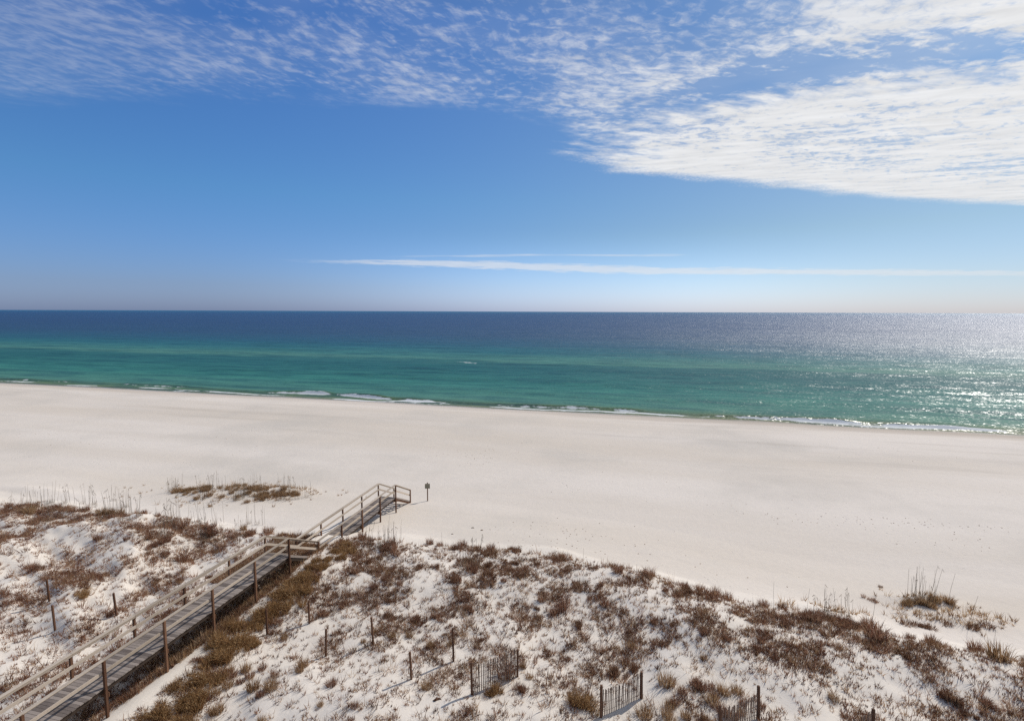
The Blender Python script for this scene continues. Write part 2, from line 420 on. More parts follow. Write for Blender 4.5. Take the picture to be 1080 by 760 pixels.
def sea_material():
    m, t, o = mat('gulf_water')
    P, S, T, z = shore_coord(t)
    st = t.comb(T, S)
    # wave-parallel streak coordinates: long along the shore
    nz = t.noise(t.comb(t.math('MULTIPLY', T, 0.010), t.math('MULTIPLY', S, 0.05)), 1.0, 4, 0.6)
    nf = t.noise(t.comb(t.math('MULTIPLY', T, 0.05), t.math('MULTIPLY', S, 0.30)), 1.0, 4, 0.65)
    Sw = t.math('ADD', S, t.math('MULTIPLY', t.math('SUBTRACT', nz, 0.5), t.smooth(S, 5, 120, 5.0, 55.0)))
    lg = t.math('LOGARITHM', t.math('MAXIMUM', t.math('ADD', Sw, 10.0), 1.0), 10.0)   # 0 m ->1.0, 90 m -> 2.0, 990 m -> 3
    k = lambda s: (math.log10(s + 10) - 0.8) / 3.2
    c = t.ramp(t.math('DIVIDE', t.math('SUBTRACT', lg, 0.8), 3.2), [
        (k(0), (0.20, 0.22, 0.12)), (k(4), (0.10, 0.175, 0.085)), (k(9), (0.085, 0.225, 0.165)), (k(30), (0.042, 0.198, 0.160)),
        (k(66), (0.022, 0.132, 0.128)), (k(84), (0.028, 0.142, 0.135)), (k(92), (0.085, 0.235, 0.18)), (k(115), (0.045, 0.19, 0.17)), (k(145), (0.016, 0.135, 0.158)),
        (k(190), (0.006, 0.088, 0.145)), (k(290), (0.002, 0.055, 0.14)), (k(600), (0.001, 0.048, 0.155)), (k(3000), (0.001, 0.066, 0.20)), (k(12000), (0.004, 0.12, 0.26))])
    c = t.mix(t.smooth(nf, 0.38, 0.68, 0.0, 0.5), c, (0.004, 0.055, 0.085, 1))
    nb = t.noise(t.comb(t.math('MULTIPLY', T, 0.022), t.math('MULTIPLY', S, 0.16)), 1.0, 4, 0.62)
    c = t.mix(t.math('MULTIPLY', t.smooth(nb, 0.52, 0.66), t.smooth(S, 400, 30, 0.0, 0.45)), c, (0.004, 0.06, 0.075, 1))
    # sandbar wave edge: darker face on the near side of the bar
    barn = t.noise(t.comb(t.math('MULTIPLY', T, 0.03), 0.0), 1.0, 2, 0.5)
    # foam: swash line and broken rollers
    fn = t.noise(t.comb(t.math('MULTIPLY', T, 0.35), S), 0.9, 5, 0.7)
    fl = t.noise(t.comb(t.math('MULTIPLY', T, 0.045), 4.0), 1.0, 3, 0.6)
    at = t.new('ShaderNodeAttribute'); at.attribute_name = 'foam'
    fa = t.math('ADD', at.outputs['Fac'], t.math('MULTIPLY', t.math('SUBTRACT', fn, 0.5), 1.6))
    foam = t.smooth(fa, 0.50, 0.72)
    foam = t.math('MULTIPLY', foam, t.smooth(at.outputs['Fac'], 0.02, 0.2), clamp=True)
    # sparkle: facets at several sizes (normal taken straight from noise vectors)
    geo = t.new('ShaderNodeNewGeometry')
    def facet(sx, sy, scale, amt, dt=2):
        n = t.noise(t.comb(t.math('MULTIPLY', T, sx), t.math('MULTIPLY', S, sy), 0.0), scale, dt, 0.6, 0, 1)
        v = t.vmath('SUBTRACT', n, (0.5, 0.5, 0.5))
        v = t.vmath('MULTIPLY', v, (amt, amt, 0.0))
        return v
    near = t.smooth(S, 40, 400, 1.0, 0.0)
    f1 = facet(0.55, 1.0, 0.42, 0.75, 4)
    f2 = t.vmath('SCALE', facet(0.7, 1.0, 2.6, 1.0, 3), t.smooth(S, 60, 320, 1.55, 3.3))
    f3 = facet(0.30, 0.5, 0.06, 0.35, 3)
    nrm = t.vmath('ADD', t.vmath('ADD', f1, f2), t.vmath('ADD', f3, geo.outputs['Normal']))
    nrm = t.vmath('NORMALIZE', nrm)
    d = t.new('ShaderNodeBsdfDiffuse'); t.l.new(c, d.inputs['Color']); 
    bn = t.vmath('NORMALIZE', t.vmath('ADD', t.vmath('SCALE', t.vmath('SUBTRACT', nrm, geo.outputs['Normal']), 0.6), geo.outputs['Normal']))
    t.l.new(bn, d.inputs['Normal'])
    g = t.new('ShaderNodeBsdfGlossy'); g.inputs['Color'].default_value = (1, 1, 1, 1)
    t.put(g.inputs['Roughness'], t.smooth(S, 60, 350, 0.31, 0.38)); t.l.new(nrm, g.inputs['Normal'])
    fr = t.new('ShaderNodeFresnel'); fr.inputs['IOR'].default_value = 1.33; t.l.new(nrm, fr.inputs['Normal'])
    fac = t.math('MINIMUM', fr.outputs[0], t.smooth(S, 20, 260, 0.085, 0.165))
    mx = t.new('ShaderNodeMixShader'); t.l.new(fac, mx.inputs[0]); t.l.new(d.outputs[0], mx.inputs[1]); t.l.new(g.outputs[0], mx.inputs[2])
    fo = t.new('ShaderNodeBsdfDiffuse'); fo.inputs['Color'].default_value = (0.72, 0.74, 0.74, 1)
    m2 = t.new('ShaderNodeMixShader'); t.l.new(foam, m2.inputs[0]); t.l.new(mx.outputs[0], m2.inputs[1]); t.l.new(fo.outputs[0], m2.inputs[2])
    t.l.new(m2.outputs[0], o.inputs[0])
    return m

def wood_material(name, a, b, rough=0.85, grain=(30, 30, 4)):
    m, t, o = mat(name)
    tc = t.new('ShaderNodeTexCoord')
    at = t.new('ShaderNodeAttribute'); at.attribute_name = 'tint'
    n = t.noise(t.vmath('MULTIPLY', tc.outputs['Object'], grain), 1.0, 4, 0.65)
    n2 = t.noise(tc.outputs['Object'], 1.7, 3, 0.6)
    f = t.math('ADD', t.math('MULTIPLY', n, 0.45), t.math('ADD', t.math('MULTIPLY', n2, 0.3), t.math('MULTIPLY', at.outputs['Fac'], 0.55)))
    c = t.mix(t.smooth(f, 0.3, 0.95), (*a, 1), (*b, 1))
    bmp = t.new('ShaderNodeBump'); bmp.inputs['Strength'].default_value = 0.35; bmp.inputs['Distance'].default_value = 0.01
    t.l.new(n, bmp.inputs['Height'])
    principled(t, o, c, rough, bmp.outputs[0], 0.2)
    return m
def plant_material(name, stops):
    m, t, o = mat(name)
    at = t.new('ShaderNodeAttribute'); at.attribute_name = 'tint'
    oi = t.new('ShaderNodeObjectInfo')
    v = t.math('ADD', at.outputs['Fac'], t.math('MULTIPLY', t.math('SUBTRACT', oi.outputs['Random'], 0.5), 0.22), clamp=True)
    c = t.ramp(v, stops)
    d = t.new('ShaderNodeBsdfDiffuse'); t.l.new(c, d.inputs[0])
    tr = t.new('ShaderNodeBsdfTranslucent'); t.l.new(c, tr.inputs[0])
    mx = t.new('ShaderNodeMixShader'); mx.inputs[0].default_value = 0.45
    t.l.new(d.outputs[0], mx.inputs[1]); t.l.new(tr.outputs[0], mx.inputs[2]); t.l.new(mx.outputs[0], o.inputs[0])
    return m
M_SAND = sand_material()
M_SEA = sea_material()
M_DECK = wood_material('weathered_grey_boards', (0.13, 0.105, 0.092), (0.32, 0.27, 0.235))
M_RAIL = wood_material('sun_bleached_rail', (0.34, 0.28, 0.22), (0.55, 0.465, 0.38))
M_POST = wood_material('brown_timber', (0.095, 0.045, 0.026), (0.21, 0.112, 0.066), grain=(25, 25, 3))
M_BEAM_SHADE = wood_material('shade_toned_beam', (0.035, 0.025, 0.02), (0.08, 0.055, 0.04), grain=(25, 25, 3))  # near-black tone puts the shade under the deck into the timber colour
M_SLAT = wood_material('fence_lath', (0.15, 0.10, 0.075), (0.30, 0.21, 0.155), grain=(25, 25, 3))
M_SIGN = wood_material('sign_board', (0.20, 0.18, 0.13), (0.30, 0.27, 0.20))
M_DEAD = plant_material('dead_dune_stems', [(0.0, (.075, .030, .018)), (0.45, (.20, .098, .058)), (0.8, (.34, .20, .125)), (1.0, (.46, .32, .20))])
M_RUST = plant_material('russet_shrub_leaves', [(0.0, (.11, .045, .029)), (0.4, (.27, .13, .080)), (0.75, (.42, .24, .155)), (1.0, (.54, .39, .26))])
M_GOLD = plant_material('dry_golden_grass', [(0.0, (.14, .07, .035)), (0.4, (.34, .20, .10)), (0.75, (.50, .33, .18)), (1.0, (.60, .45, .29))])
M_OLIVE = plant_material('olive_brown_shrub_leaves', [(0.0, (.11, .055, .024)), (0.4, (.34, .19, .085)), (0.75, (.50, .315, .15)), (1.0, (.60, .43, .24))])
M_STALK = plant_material('pale_sea_oat_stalks', [(0.0, (0.14, 0.10, 0.07)), (0.5, (0.30, 0.235, 0.17)), (1.0, (0.42, 0.35, 0.26))])

# ------------------------------------------------------------------ ground
def graded(lo, hi, step, far_lo, far_hi, g=1.12):
    a = list(np.arange(lo, hi + 1e-6, step))
    s = step
    while a[-1] < far_hi: s *= g; a.append(a[-1] + s)
    s = step
    while a[0] > far_lo: s *= g; a.insert(0, a[0] - s)
    return np.array(a)
def grid_mesh(name, xs, ys, fz, m, fxy=None, extra=None):
    X, Y = np.meshgrid(xs, ys)
    if fxy: X, Y = fxy(X, Y)
    Z = fz(X, Y)
    V = np.stack([X, Y, Z], -1).reshape(-1, 3)
    ny, nx = X.shape
    i = np.arange(ny - 1)[:, None] * nx + np.arange(nx - 1)[None]
    F = np.stack([i, i + 1, i + nx + 1, i + nx], -1).reshape(-1, 4)
    me = mesh_from(name, V, F, [m], None, True)
    return me
xs = graded(-48, 48, 0.2, -6000, 6000, 1.03)
# far field in y: fine on the dune, a metre near the shore
ys = np.concatenate([-np.array([3000, 1000, 400, 150, 60, 25, 12, 5, 1.]), np.arange(3, 9, 0.5), np.arange(9, 48, 0.2), np.arange(48, 70, 0.45), np.arange(70, 150, 0.9), graded(150, 152, 1, 150, 6000, 1.08)[1:]])
sand = link('sand', grid_mesh('sand', xs, ys, height, M_SAND))
tag(sand, kind='structure')

# ------------------------------------------------------------------ sea
def sea_height(S, T):
    z = np.full(S.shape, SEA_Z)
    amp = sstep(S, 0, 25) * (1 - sstep(S, 500, 1200))
    z = z + amp * 0.15 * np.sin(S * 0.62 + fbm(T, S, 45, 2, 71) * 5) * (0.6 + vnoise(T, S, 30, 72))
    z = z + amp * 0.16 * np.sin(S * 0.27 + fbm(T, S, 80, 2, 73) * 6)
    z = z + amp * vnoise(T * .5, S, 1.9, 74) * 0.10
    # the roller over the sandbar
    r = np.exp(-((S - 84 - fbm(T, S * 0, 60, 2, 75) * 10) / 2.2) ** 2) * sstep(vnoise(T, S * 0, 55, 76), -0.2, 0.3)
    z = z + 0.30 * r
    # shore break
    c = 5.2 + fbm(T, S * 0, 40, 2, 77) * 5
    r = np.exp(-((S - c) / np.where(S < c, 0.7, 1.6)) ** 2) * brk(T)
    z = z + 0.62 * r
    c2 = 1.4 + fbm(T, S * 0, 14, 3, 78) * 2.4
    z = z + 0.10 * np.exp(-((S - c2) / 0.7) ** 2)
    return z
def shore_T(px):
    py = 403.5 + px * 0.0515; x, y = plane_at(px, py, SEA_Z); return x * NC - y * NS
_B = [(shore_T(px), v) for px, v in [(-200, .5), (0, .55), (45, .45), (70, .12), (110, .6), (190, .7), (230, .25), (270, .8), (330, 1.0), (410, .9), (470, .45), (560, .7), (640, .8), (700, .35), (770, .55), (800, .9), (850, 1.1), (890, .9), (925, .35), (950, .6), (1010, .6), (1080, .35), (1300, .6)]]
def brk(T): return np.interp(T, [b[0] for b in _B], [b[1] for b in _B]) * (1 + 0.9 * vnoise(T, T * 0, 5, 79))
def foam_amount(S, T):
    c = 5.2 + fbm(T, S * 0, 40, 2, 77) * 5
    f = np.exp(-((S - c + 0.8) / 0.7) ** 2) * brk(T) * (0.78 + 0.22 * sstep(T, 0, 40))
    c2 = 1.4 + fbm(T, S * 0, 14, 3, 78) * 2.4
    f = np.maximum(f, np.exp(-((S - c2) / 0.75) ** 2) * (0.70 + 0.9 * vnoise(T, S * 0, 7, 80)))
    f = np.maximum(f, 0.40 * sstep(S, c, c - 1.0) * sstep(S, -1.5, 0.5) * (0.6 + 1.2 * vnoise(T, S, 6, 81)))
    # a lone whitecap on the bar, and faint lines further along
    tb = (T + 63) / 5.0
    f = np.maximum(f, np.exp(-((S - 83.2 - fbm(T, S * 0, 60, 2, 75) * 10) / 0.9) ** 2 - tb ** 2) * 1.1)
    return np.clip(f, 0, 1.3)
ss = np.concatenate([np.arange(-9, 14, 0.25), np.arange(14, 60, 0.6), graded(60, 61, 0.9, 60, 70000, 1.022)])
tt = graded(-150, 150, 0.9, -70000, 70000, 1.06)
SS, TT = np.meshgrid(ss, tt)
Z = sea_height(SS, TT)
X = TT * NC + (SS + S0) * NS
Y = -TT * NS + (SS + S0) * NC
ny, nx = SS.shape
i = np.arange(ny - 1)[:, None] * nx + np.arange(nx - 1)[None]
F = np.stack([i, i + nx, i + nx + 1, i + 1], -1).reshape(-1, 4)
me = mesh_from('sea', np.stack([X, Y, Z], -1).reshape(-1, 3), F, [M_SEA], None, True)
fa = me.attributes.new('foam', 'FLOAT', 'POINT'); fa.data.foreach_set('value', foam_amount(SS, TT).ravel().astype(np.float32))
sea = link('sea', me); tag(sea, kind='structure')

# ------------------------------------------------------------------ boardwalk
random.seed(4)
D1, D2 = 3.05, 1.57
L_S1, L_S1E, L_D2E, L_END = 8.62, 11.5, 23.0, 26.1
WID = 1.47
def W(l, q, z):      # boardwalk coordinates -> world
    return (WO[0] + WU[0] * l + WL[0] * q, WO[1] + WU[1] * l + WL[1] * q, z)
bw_origin = Vector(W(8.6, WID / 2, 1.9))
bw = empty('boardwalk', bw_origin)
tag(bw, 'long weathered grey timber boardwalk with railings and steps crossing the dune to the beach', 'boardwalk')
def bwpart(mb, name, m, bevel=0.006):
    mb.v = [tuple(Vector(v) - bw_origin) for v in mb.v]
    return mb.build(name, m, bw, bevel)
def floor_z(l):
    if l <= L_S1: return D1
    if l <= L_S1E: return D1 + (D2 - D1) * (l - L_S1) / (L_S1E - L_S1)
    if l <= L_D2E: return D2
    return D2 + (0.08 - D2) * (l - L_D2E) / (L_END - L_D2E)
# decks: cross boards
for (l0, l1, z) in ((-14.0, L_S1, D1), (L_S1E - 0.05, L_D2E, D2)):
    mb = MB(); l = l0
    while l < l1 - 0.05:
        e = random.uniform(-.015, .015); zz = z - 0.02 + random.uniform(-.004, .004)
        mb.bar(W(l + 0.069, -0.07 + e, zz), W(l + 0.069, WID + 0.07 + e, zz + random.uniform(-.003, .003)), 0.138, 0.04, tint=random.random())
        l += 0.15
    bwpart(mb, 'deck', M_DECK, 0)
# joists under the decks and edge boards
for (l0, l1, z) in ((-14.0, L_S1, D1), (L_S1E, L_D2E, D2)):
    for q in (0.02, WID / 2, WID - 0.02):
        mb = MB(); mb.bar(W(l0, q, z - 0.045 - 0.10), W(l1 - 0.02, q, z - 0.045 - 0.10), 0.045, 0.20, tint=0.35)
        bwpart(mb, 'joist', M_BEAM_SHADE)
# flights of steps
for (l0, l1, z0, z1) in ((L_S1, L_S1E, D1, D2), (L_D2E, L_END, D2, 0.08)):
    n = 8; dl = (l1 - l0) / n; dz = (z1 - z0) / n
    for q in (0.0, WID):
        mb = MB(); mb.bar(W(l0, q, z0 - 0.20), W(l1, q, z1 - 0.14), 0.045, 0.20, tint=0.3)
        bwpart(mb, 'stringer', M_BEAM_SHADE if l0 == L_S1 else M_POST)  # first flight's stringer takes the timber coloured for shade
        qo = q - 0.045 if q == 0 else q + 0.045
        mb = MB(); mb.bar(W(l0, qo, z0 - 0.03), W(l1 - 0.03, qo, z1 + 0.02), 0.04, 0.13, tint=0.8)
        bwpart(mb, 'edge_board', M_DECK)
    for k in range(n - 1):
        mb = MB(); zz = z0 + dz * (k + 1); lc = l0 + dl * (k + 0.5)
        for o_ in (-0.075, 0.075):
            mb.bar(W(lc + o_, 0.03, zz), W(lc + o_, WID - 0.03, zz), 0.138, 0.04, tint=random.random())
        bwpart(mb, 'stair_tread', M_DECK)
# posts
PL = [-13.9, -11.1, -8.3, -5.5, -2.7, 0.0, 2.7, 5.65, 8.55, 11.5, 14.32, 17.2, 20.1, 22.98, 26.0]
RAIL_H = 1.15
for l in PL:
    for q in (-0.09, WID + 0.09):
        p = W(l, q, 0); g = float(height(p[0], p[1]))
        top = floor_z(l) + RAIL_H - 0.045
        mb = MB(); mb.bar(W(l, q, g - 0.4), W(l, q, top), 0.10, 0.10, up=(WU[0], WU[1], 0), tint=random.random())
        bwpart(mb, 'post', M_POST, 0.008)
    if l < 24:      # cross beam under the deck at each pair of posts
        mb = MB(); zb = floor_z(l) - 0.045 - 0.20 - 0.10
        if abs(l - L_S1E) < .3: zb -= 0.02
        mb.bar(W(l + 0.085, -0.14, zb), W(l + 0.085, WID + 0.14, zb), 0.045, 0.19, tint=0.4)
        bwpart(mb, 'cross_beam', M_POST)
# rails, one board from post to post
for q, side in ((-0.09, 1), (WID + 0.09, -1)):
    qi = q + side * 0.075
    for l0, l1 in zip(PL, PL[1:]):
        z0, z1 = floor_z(l0) + RAIL_H - 0.02 + random.uniform(-.012, .008), floor_z(l1) + RAIL_H - 0.02 + random.uniform(-.012, .008)
        if l0 == 8.55: z0 = D1 + RAIL_H - 0.022
        mb = MB(); mb.bar(W(l0 + .002, q + side * 0.03, z0), W(l1 - .002, q + side * 0.03, z1), 0.15, 0.04, tint=random.random())
        bwpart(mb, 'top_rail', M_RAIL, 0.005)
        mb = MB(); mb.bar(W(l0 + .002, qi, z0 - 0.065), W(l1 - .002, qi, z1 - 0.065), 0.04, 0.085, tint=random.random() * .6)
        bwpart(mb, 'rail_board', M_RAIL, 0.004)
        mb = MB(); mb.bar(W(l0 + .002, qi, z0 - 0.53), W(l1 - .002, qi, z1 - 0.53), 0.04, 0.14, tint=random.random())
        bwpart(mb, 'middle_rail', M_RAIL, 0.004)

# ------------------------------------------------------------------ sign by the foot of the boardwalk
sx, sy, sz = ground_at(451, 528)
sg = empty('sign', (sx, sy, sz), R_(6))
tag(sg, 'small square wooden board on a single brown post standing on the sand beyond the boardwalk', 'sign')
mb = MB(); mb.bar((0, 0, -0.3), (0, 0, 1.78), 0.095, 0.095, up=(0, 1, 0)); mb.build('post', M_POST, sg, 0.006)
mb = MB()
for k in range(3): mb.bar((-0.235, -0.075, 1.31 + 0.155 * k), (0.235, -0.075, 1.31 + 0.155 * k), 0.035, 0.15, tint=0.3 + 0.3 * k)
mb.build('board', M_SIGN, sg, 0.004)

# ------------------------------------------------------------------ fence posts and slatted fence panels
def lean_post(mb, base, top, w=0.085, tint=0.5):
    mb.bar((base[0], base[1], base[2]), top, w, w * 0.9, up=(0, 1, 0), tint=tint)
def post_span(bx, by, tx, ty):
    """ground point and top point of a post seen between two photo points, in a plane facing the camera"""
    X, Y, Z = ground_at(bx, by)
    dx, dz = view_ray(tx, ty)
    return Vector((X, Y, Z)), Vector((dx * Y, Y, ZC + dz * Y))
LONE = [
 ((52.2, 633.8), (49.3, 611), 'thin leaning fence post on the left dune, upper of the pair nearest the left edge'),
 ((58.2, 664.5), (55, 637.8), 'thin leaning fence post on the left dune, lower of the pair nearest the left edge'),
 ((122.9, 648.5), (119.6, 625), 'single thin fence post on the left dune, closest to the left railing of the boardwalk'),
 ((281.8, 669), (280.6, 641.5), 'thin brown fence post in the sand just right of the olive shrubs along the boardwalk'),
 ((326.3, 657), (325.3, 633), 'thin brown fence post highest up the right dune, below the boardwalk steps'),
 ((343.8, 691.6), (343.8, 663), 'upright brown fence post behind the dry tan grass, in line below the highest fence post'),
 ((393.7, 678.5), (391.6, 650.5), 'dark thin fence post midway between the boardwalk shrubs and the slatted fence, beside dark brush'),
 ((433.8, 715.6), (432.2, 687), 'lower of two grey brown fence posts left of the leftmost slatted fence panel'),
 ((478.4, 697), (477.3, 662), 'tall thin grey fence post right behind the left end of the leftmost slatted fence'),
]
for (b, t_, lab) in LONE:
    B, T = post_span(*b, *t_)
    e = empty('fence_post', B)
    mb = MB(); v = T - B
    mb.bar(Vector((0, 0, 0)) - v * 0.25, v, 0.085, 0.08, up=(0, 1, 0), tint=random.random() * .6)
    me = mb.mesh('fence_post', M_POST)
    COL.objects.unlink(e); bpy.data.objects.remove(e)
    o = link('fence_post', me, None, B); tag(o, lab, 'fence post', 'weathered fence posts standing in the dune')
    m = o.modifiers.new('bevel', 'BEVEL'); m.width = 0.008; m.segments = 1

def slat_panel(b0, t0, b1, t1, label, hs=1.15, sag=0.15, brk_=()):
    B0, T0 = post_span(*b0, *t0); B1, T1 = post_span(*b1, *t1)
    root = empty('slatted_fence', B0); tag(root, label, 'fence', 'slatted sand fence panels')
    for B, T in ((B0, T0), (B1, T1)):
        mb = MB(); a = B - B0; v = T - B
        mb.bar(a - v * 0.2, a + v, 0.095, 0.095, up=(0, 1, 0), tint=random.random() * .6)
        mb.build('post', M_POST, root, 0.008)
    mb = MB(); L = (B1 - B0).length; n = int(L / 0.088)
    for k in range(1, n):
        f = k / n
        if f in brk_: continue
        p = B0.lerp(B1, f); g = float(height(p.x, p.y))
        hh = hs * (1 - sag * math.sin(math.pi * f)) + random.uniform(-.04, .04)
        lx = random.uniform(-.035, .035)
        a = Vector((p.x, p.y + 0.03, g - 0.1)) - B0; b = a + Vector((lx, random.uniform(-.03, .03), hh + 0.1))
        mb.bar(a, b, 0.036, 0.012, up=(0, 1, 0), tint=random.random())
    mb.build('slats', M_SLAT, root)
    for hz in (0.22, 0.62, 0.98):
        mb = MB(); prev = None
        for k in range(0, 11):
            f = k / 10; p = B0.lerp(B1, f); g = float(height(p.x, p.y))
            q = Vector((p.x, p.y, g + hz * hs / 1.15 * (1 - sag * math.sin(math.pi * f)))) - B0
            if prev is not None: mb.bar(prev, q, 0.008, 0.008)
            prev = q
        mb.build('wire', M_SLAT, root)
    return root
slat_panel((497.8, 732), (497, 697.8), (545.6, 713), (546, 684.4), 'slatted fence panel half overgrown by russet grass, leftmost of the fence panels', 1.30, 0.05)
slat_panel((633.8, 755.8), (634.3, 722), (676.6, 736), (676.6, 708), 'open slatted fence panel with dark brush behind it, second from left of the fence panels', 1.15, 0.12)
slat_panel((759.5, 775), (759.5, 743), (800, 757.8), (800, 722.8), 'slatted fence panel rising to a tall brown post in tall grass, third panel from left', 1.1, 0.16)
slat_panel((893, 792), (893, 764), (920.5, 776), (921.2, 747), 'rightmost slatted fence panel, only its brown end post and a few laths showing', 1.1, 0.1)

# ------------------------------------------------------------------ plants
def blades(rng, n, rad, h, w, spread=0.5, base_r=None, tlo=0.0, thi=1.0, droop=0.25):
    """arrays of bent two-segment blades -> verts, quads(as 2 parts), tints"""
    a = rng.uniform(0, 2 * np.pi, n); r = rad * np.sqrt(rng.uniform(0, 1, n)) * (base_r or 0.6)
    bx, by = r * np.cos(a), r * np.sin(a)
    hh = h * rng.uniform(0.45, 1.0, n)
    la = a + rng.normal(0, 0.6, n); lean = spread * rng.uniform(0.1, 1.0, n) * (0.4 + r / (rad + 1e-6))
    dx, dy = np.cos(la) * lean, np.sin(la) * lean
    wa = rng.uniform(0, np.pi, n); wx, wy = np.cos(wa) * w / 2, np.sin(wa) * w / 2
    mx, my, mz = bx + dx * hh * .45, by + dy * hh * .45, hh * .58
    tx, ty, tz = bx + dx * hh * 1.15, by + dy * hh * 1.15, hh * (1 - droop * lean)
    V = np.stack([np.stack([bx - wx, by - wy, -0.03 + 0 * bx], -1), np.stack([bx + wx, by + wy, -0.03 + 0 * bx], -1),
                  np.stack([mx + wx * .8, my + wy * .8, mz], -1), np.stack([mx - wx * .8, my - wy * .8, mz], -1),
                  np.stack([tx, ty, tz], -1)], 1)
    ti = rng.uniform(tlo, thi, n)
    F = []
    for k in range(n):
        i = 5 * k; F.append((i, i + 1, i + 2, i + 3)); F.append((i + 3, i + 2, i + 4))
    return V.reshape(-1, 3), F, np.repeat(ti, 5)
def leafcloud(rng, n, rx, ry, h, size, lumps=6, tlo=0.1, thi=1.0):
    """small leaf faces spread through several lumps of a shrub"""
    V = []; F = []; T = []
    ls = [(rng.uniform(-.55, .55) * rx, rng.uniform(-.55, .55) * ry, rng.uniform(.25, .62) * h, rng.uniform(.35, .6), rng.uniform(-.2, .2)) for _ in range(lumps)]
    for k in range(n):
        cx, cy, cz, s, tt_ = ls[rng.randint(lumps)]
        v = rng.normal(size=3); v /= np.linalg.norm(v); v *= rng.uniform(0.35, 1.0) ** 0.5
        p = np.array([cx + v[0] * s * rx, cy + v[1] * s * ry, max(0.0, cz + v[2] * s * h * .75)])
        a = rng.normal(size=3); a /= np.linalg.norm(a); a[2] = abs(a[2]) * 1.3
        b = rng.normal(size=3); b -= a * (a @ b) / (a @ a); b /= np.linalg.norm(b)
        L = size * rng.uniform(.6, 1.5); i = len(V)
        V += [p - b * L * .18, p + b * L * .18, p + a * L]
        F.append((i, i + 1, i + 2)); t_ = np.clip(rng.uniform(tlo, thi) + tt_, 0, 1); T += [t_] * 3
    return np.array(V), F, np.array(T)
def brush(rng, n, rx, ry, h, w, lobes=6, tlo=0.0, thi=1.0):
    """open twiggy brush: fans of fine stems from several roots, no solid outline"""
    P = []
    for k in range(lobes):
        c = np.array([rng.normal(0, .42) * rx, rng.normal(0, .42) * ry, 0]); s = rng.uniform(.45, 1.0)
        V, F, T = blades(rng, max(8, int(n / lobes * s * 1.3)), rx * .42 * s, h * s, w, spread=rng.uniform(.7, 1.2), tlo=tlo, thi=thi)
        P.append((V + c, F, np.clip(T + rng.uniform(-.15, .15), 0, 1)))
    return merge(*P)
def merge(*parts):
    V = []; F = []; T = []; o = 0
    for v, f, t_ in parts:
        V.append(v); F += [tuple(i + o for i in q) for q in f]; T.append(t_); o += len(v)
    return np.concatenate(V), F, np.concatenate(T)
rg = np.random.RandomState(11)
def grass_variant(k, m, n=170, h=0.55, rad=0.45, w=0.014, **kw):
    V, F, T = blades(np.random.RandomState(100 + k), n, rad, h, w, **kw)
    return mesh_from('grass_clump', V, F, [m], T)
G_RUST = [grass_variant(k, M_RUST, 190, 0.55, 0.42, 0.016, spread=0.75) for k in range(4)]
G_GOLD = [grass_variant(10 + k, M_GOLD, 190, 0.60, 0.40, 0.015, spread=0.7) for k in range(4)]
G_DEAD = [grass_variant(20 + k, M_DEAD, 150, 0.38, 0.42, 0.018, spread=1.0) for k in range(4)]
def shrub_variant(k, m, n=1500, rx=0.7, ry=0.6, h=0.7, size=0.09):
    r = np.random.RandomState(200 + k)
    V, F, T = merge(leafcloud(r, n, rx, ry, h, size, 7), blades(r, 60, rx * .8, h * 1.1, 0.012, spread=0.7, tlo=.3, thi=1))
    return mesh_from('shrub', V, F, [m], T)
def hedge_variant(k):
    r = np.random.RandomState(450 + k)
    V, F, T = merge(brush(r, 900, 0.85, 0.7, 0.72, 0.018, 9), leafcloud(r, 420, 0.75, 0.62, 0.55, 0.09, 7))
    return mesh_from('shrub', V, F, [M_OLIVE], T)
S_OLIVE = [hedge_variant(k) for k in range(5)]
def brush_variant(k, m, n, rx, ry, h, w=0.014, lobes=6):
    V, F, T = brush(np.random.RandomState(400 + k), n, rx, ry, h, w, lobes)
    return mesh_from('brush', V, F, [m], T)
S_RUST = [brush_variant(k, M_RUST, 420, 0.62, 0.45, 0.55, 0.015, 7) for k in range(6)]
S_DARK = [brush_variant(10 + k, M_DEAD, 420, 0.60, 0.45, 0.42, 0.017, 8) for k in range(6)]
def oats_variant(k, n=6, h=1.9):
    r = np.random.RandomState(300 + k); V = []; F = []; T = []
    for _ in range(n):
        bx, by = r.normal(0, .35), r.normal(0, .25); hh = h * r.uniform(.55, 1.0)
        lx, ly = r.normal(0, .035), r.normal(0, .035); t0 = r.uniform(0, 1)
        w0, w1 = 0.0085, 0.005
        pts = [(bx + lx * f * hh * (0.5 + f), by + ly * f * hh, hh * f) for f in (-0.05, .5, 1.0)]
        i = len(V)
        for (p, w) in zip(pts, (w0, (w0 + w1) / 2, w1)):
            for a in (0, 2.094, 4.189): V.append((p[0] + w * math.cos(a), p[1] + w * math.sin(a), p[2])); T.append(t0)
        for s in range(2):
            for a in range(3): F.append((i + 3 * s + a, i + 3 * s + (a + 1) % 3, i + 3 * s + 3 + (a + 1) % 3, i + 3 * s + 3 + a))
        if r.rand() < 0.45:      # a drooping seed head
            tp = pts[2]; sgn = r.choice((-1, 1))
            for j in range(10):
                q = (tp[0] + sgn * 0.012 * j + r.normal(0, .01), tp[1] + r.normal(0, .01), tp[2] - 0.02 * j + 0.05)
                i = len(V)
                V += [(q[0] - .011, q[1], q[2]), (q[0] + .011, q[1] + .01, q[2]), (q[0] + sgn * .012, q[1], q[2] - .05)]; F.append((i, i + 1, i + 2)); T += [t0 * .5] * 3
    Vb, Fb, Tb = blades(r, 26, 0.35, 0.45, 0.010, spread=0.7)
    V2, F2, T2 = merge((np.array(V), F, np.array(T)), (Vb, Fb, Tb))
    return mesh_from('sea_oats', V2, F2, [M_STALK], T2)
OATS = [oats_variant(k, 3 + k % 6) for k in range(7)]
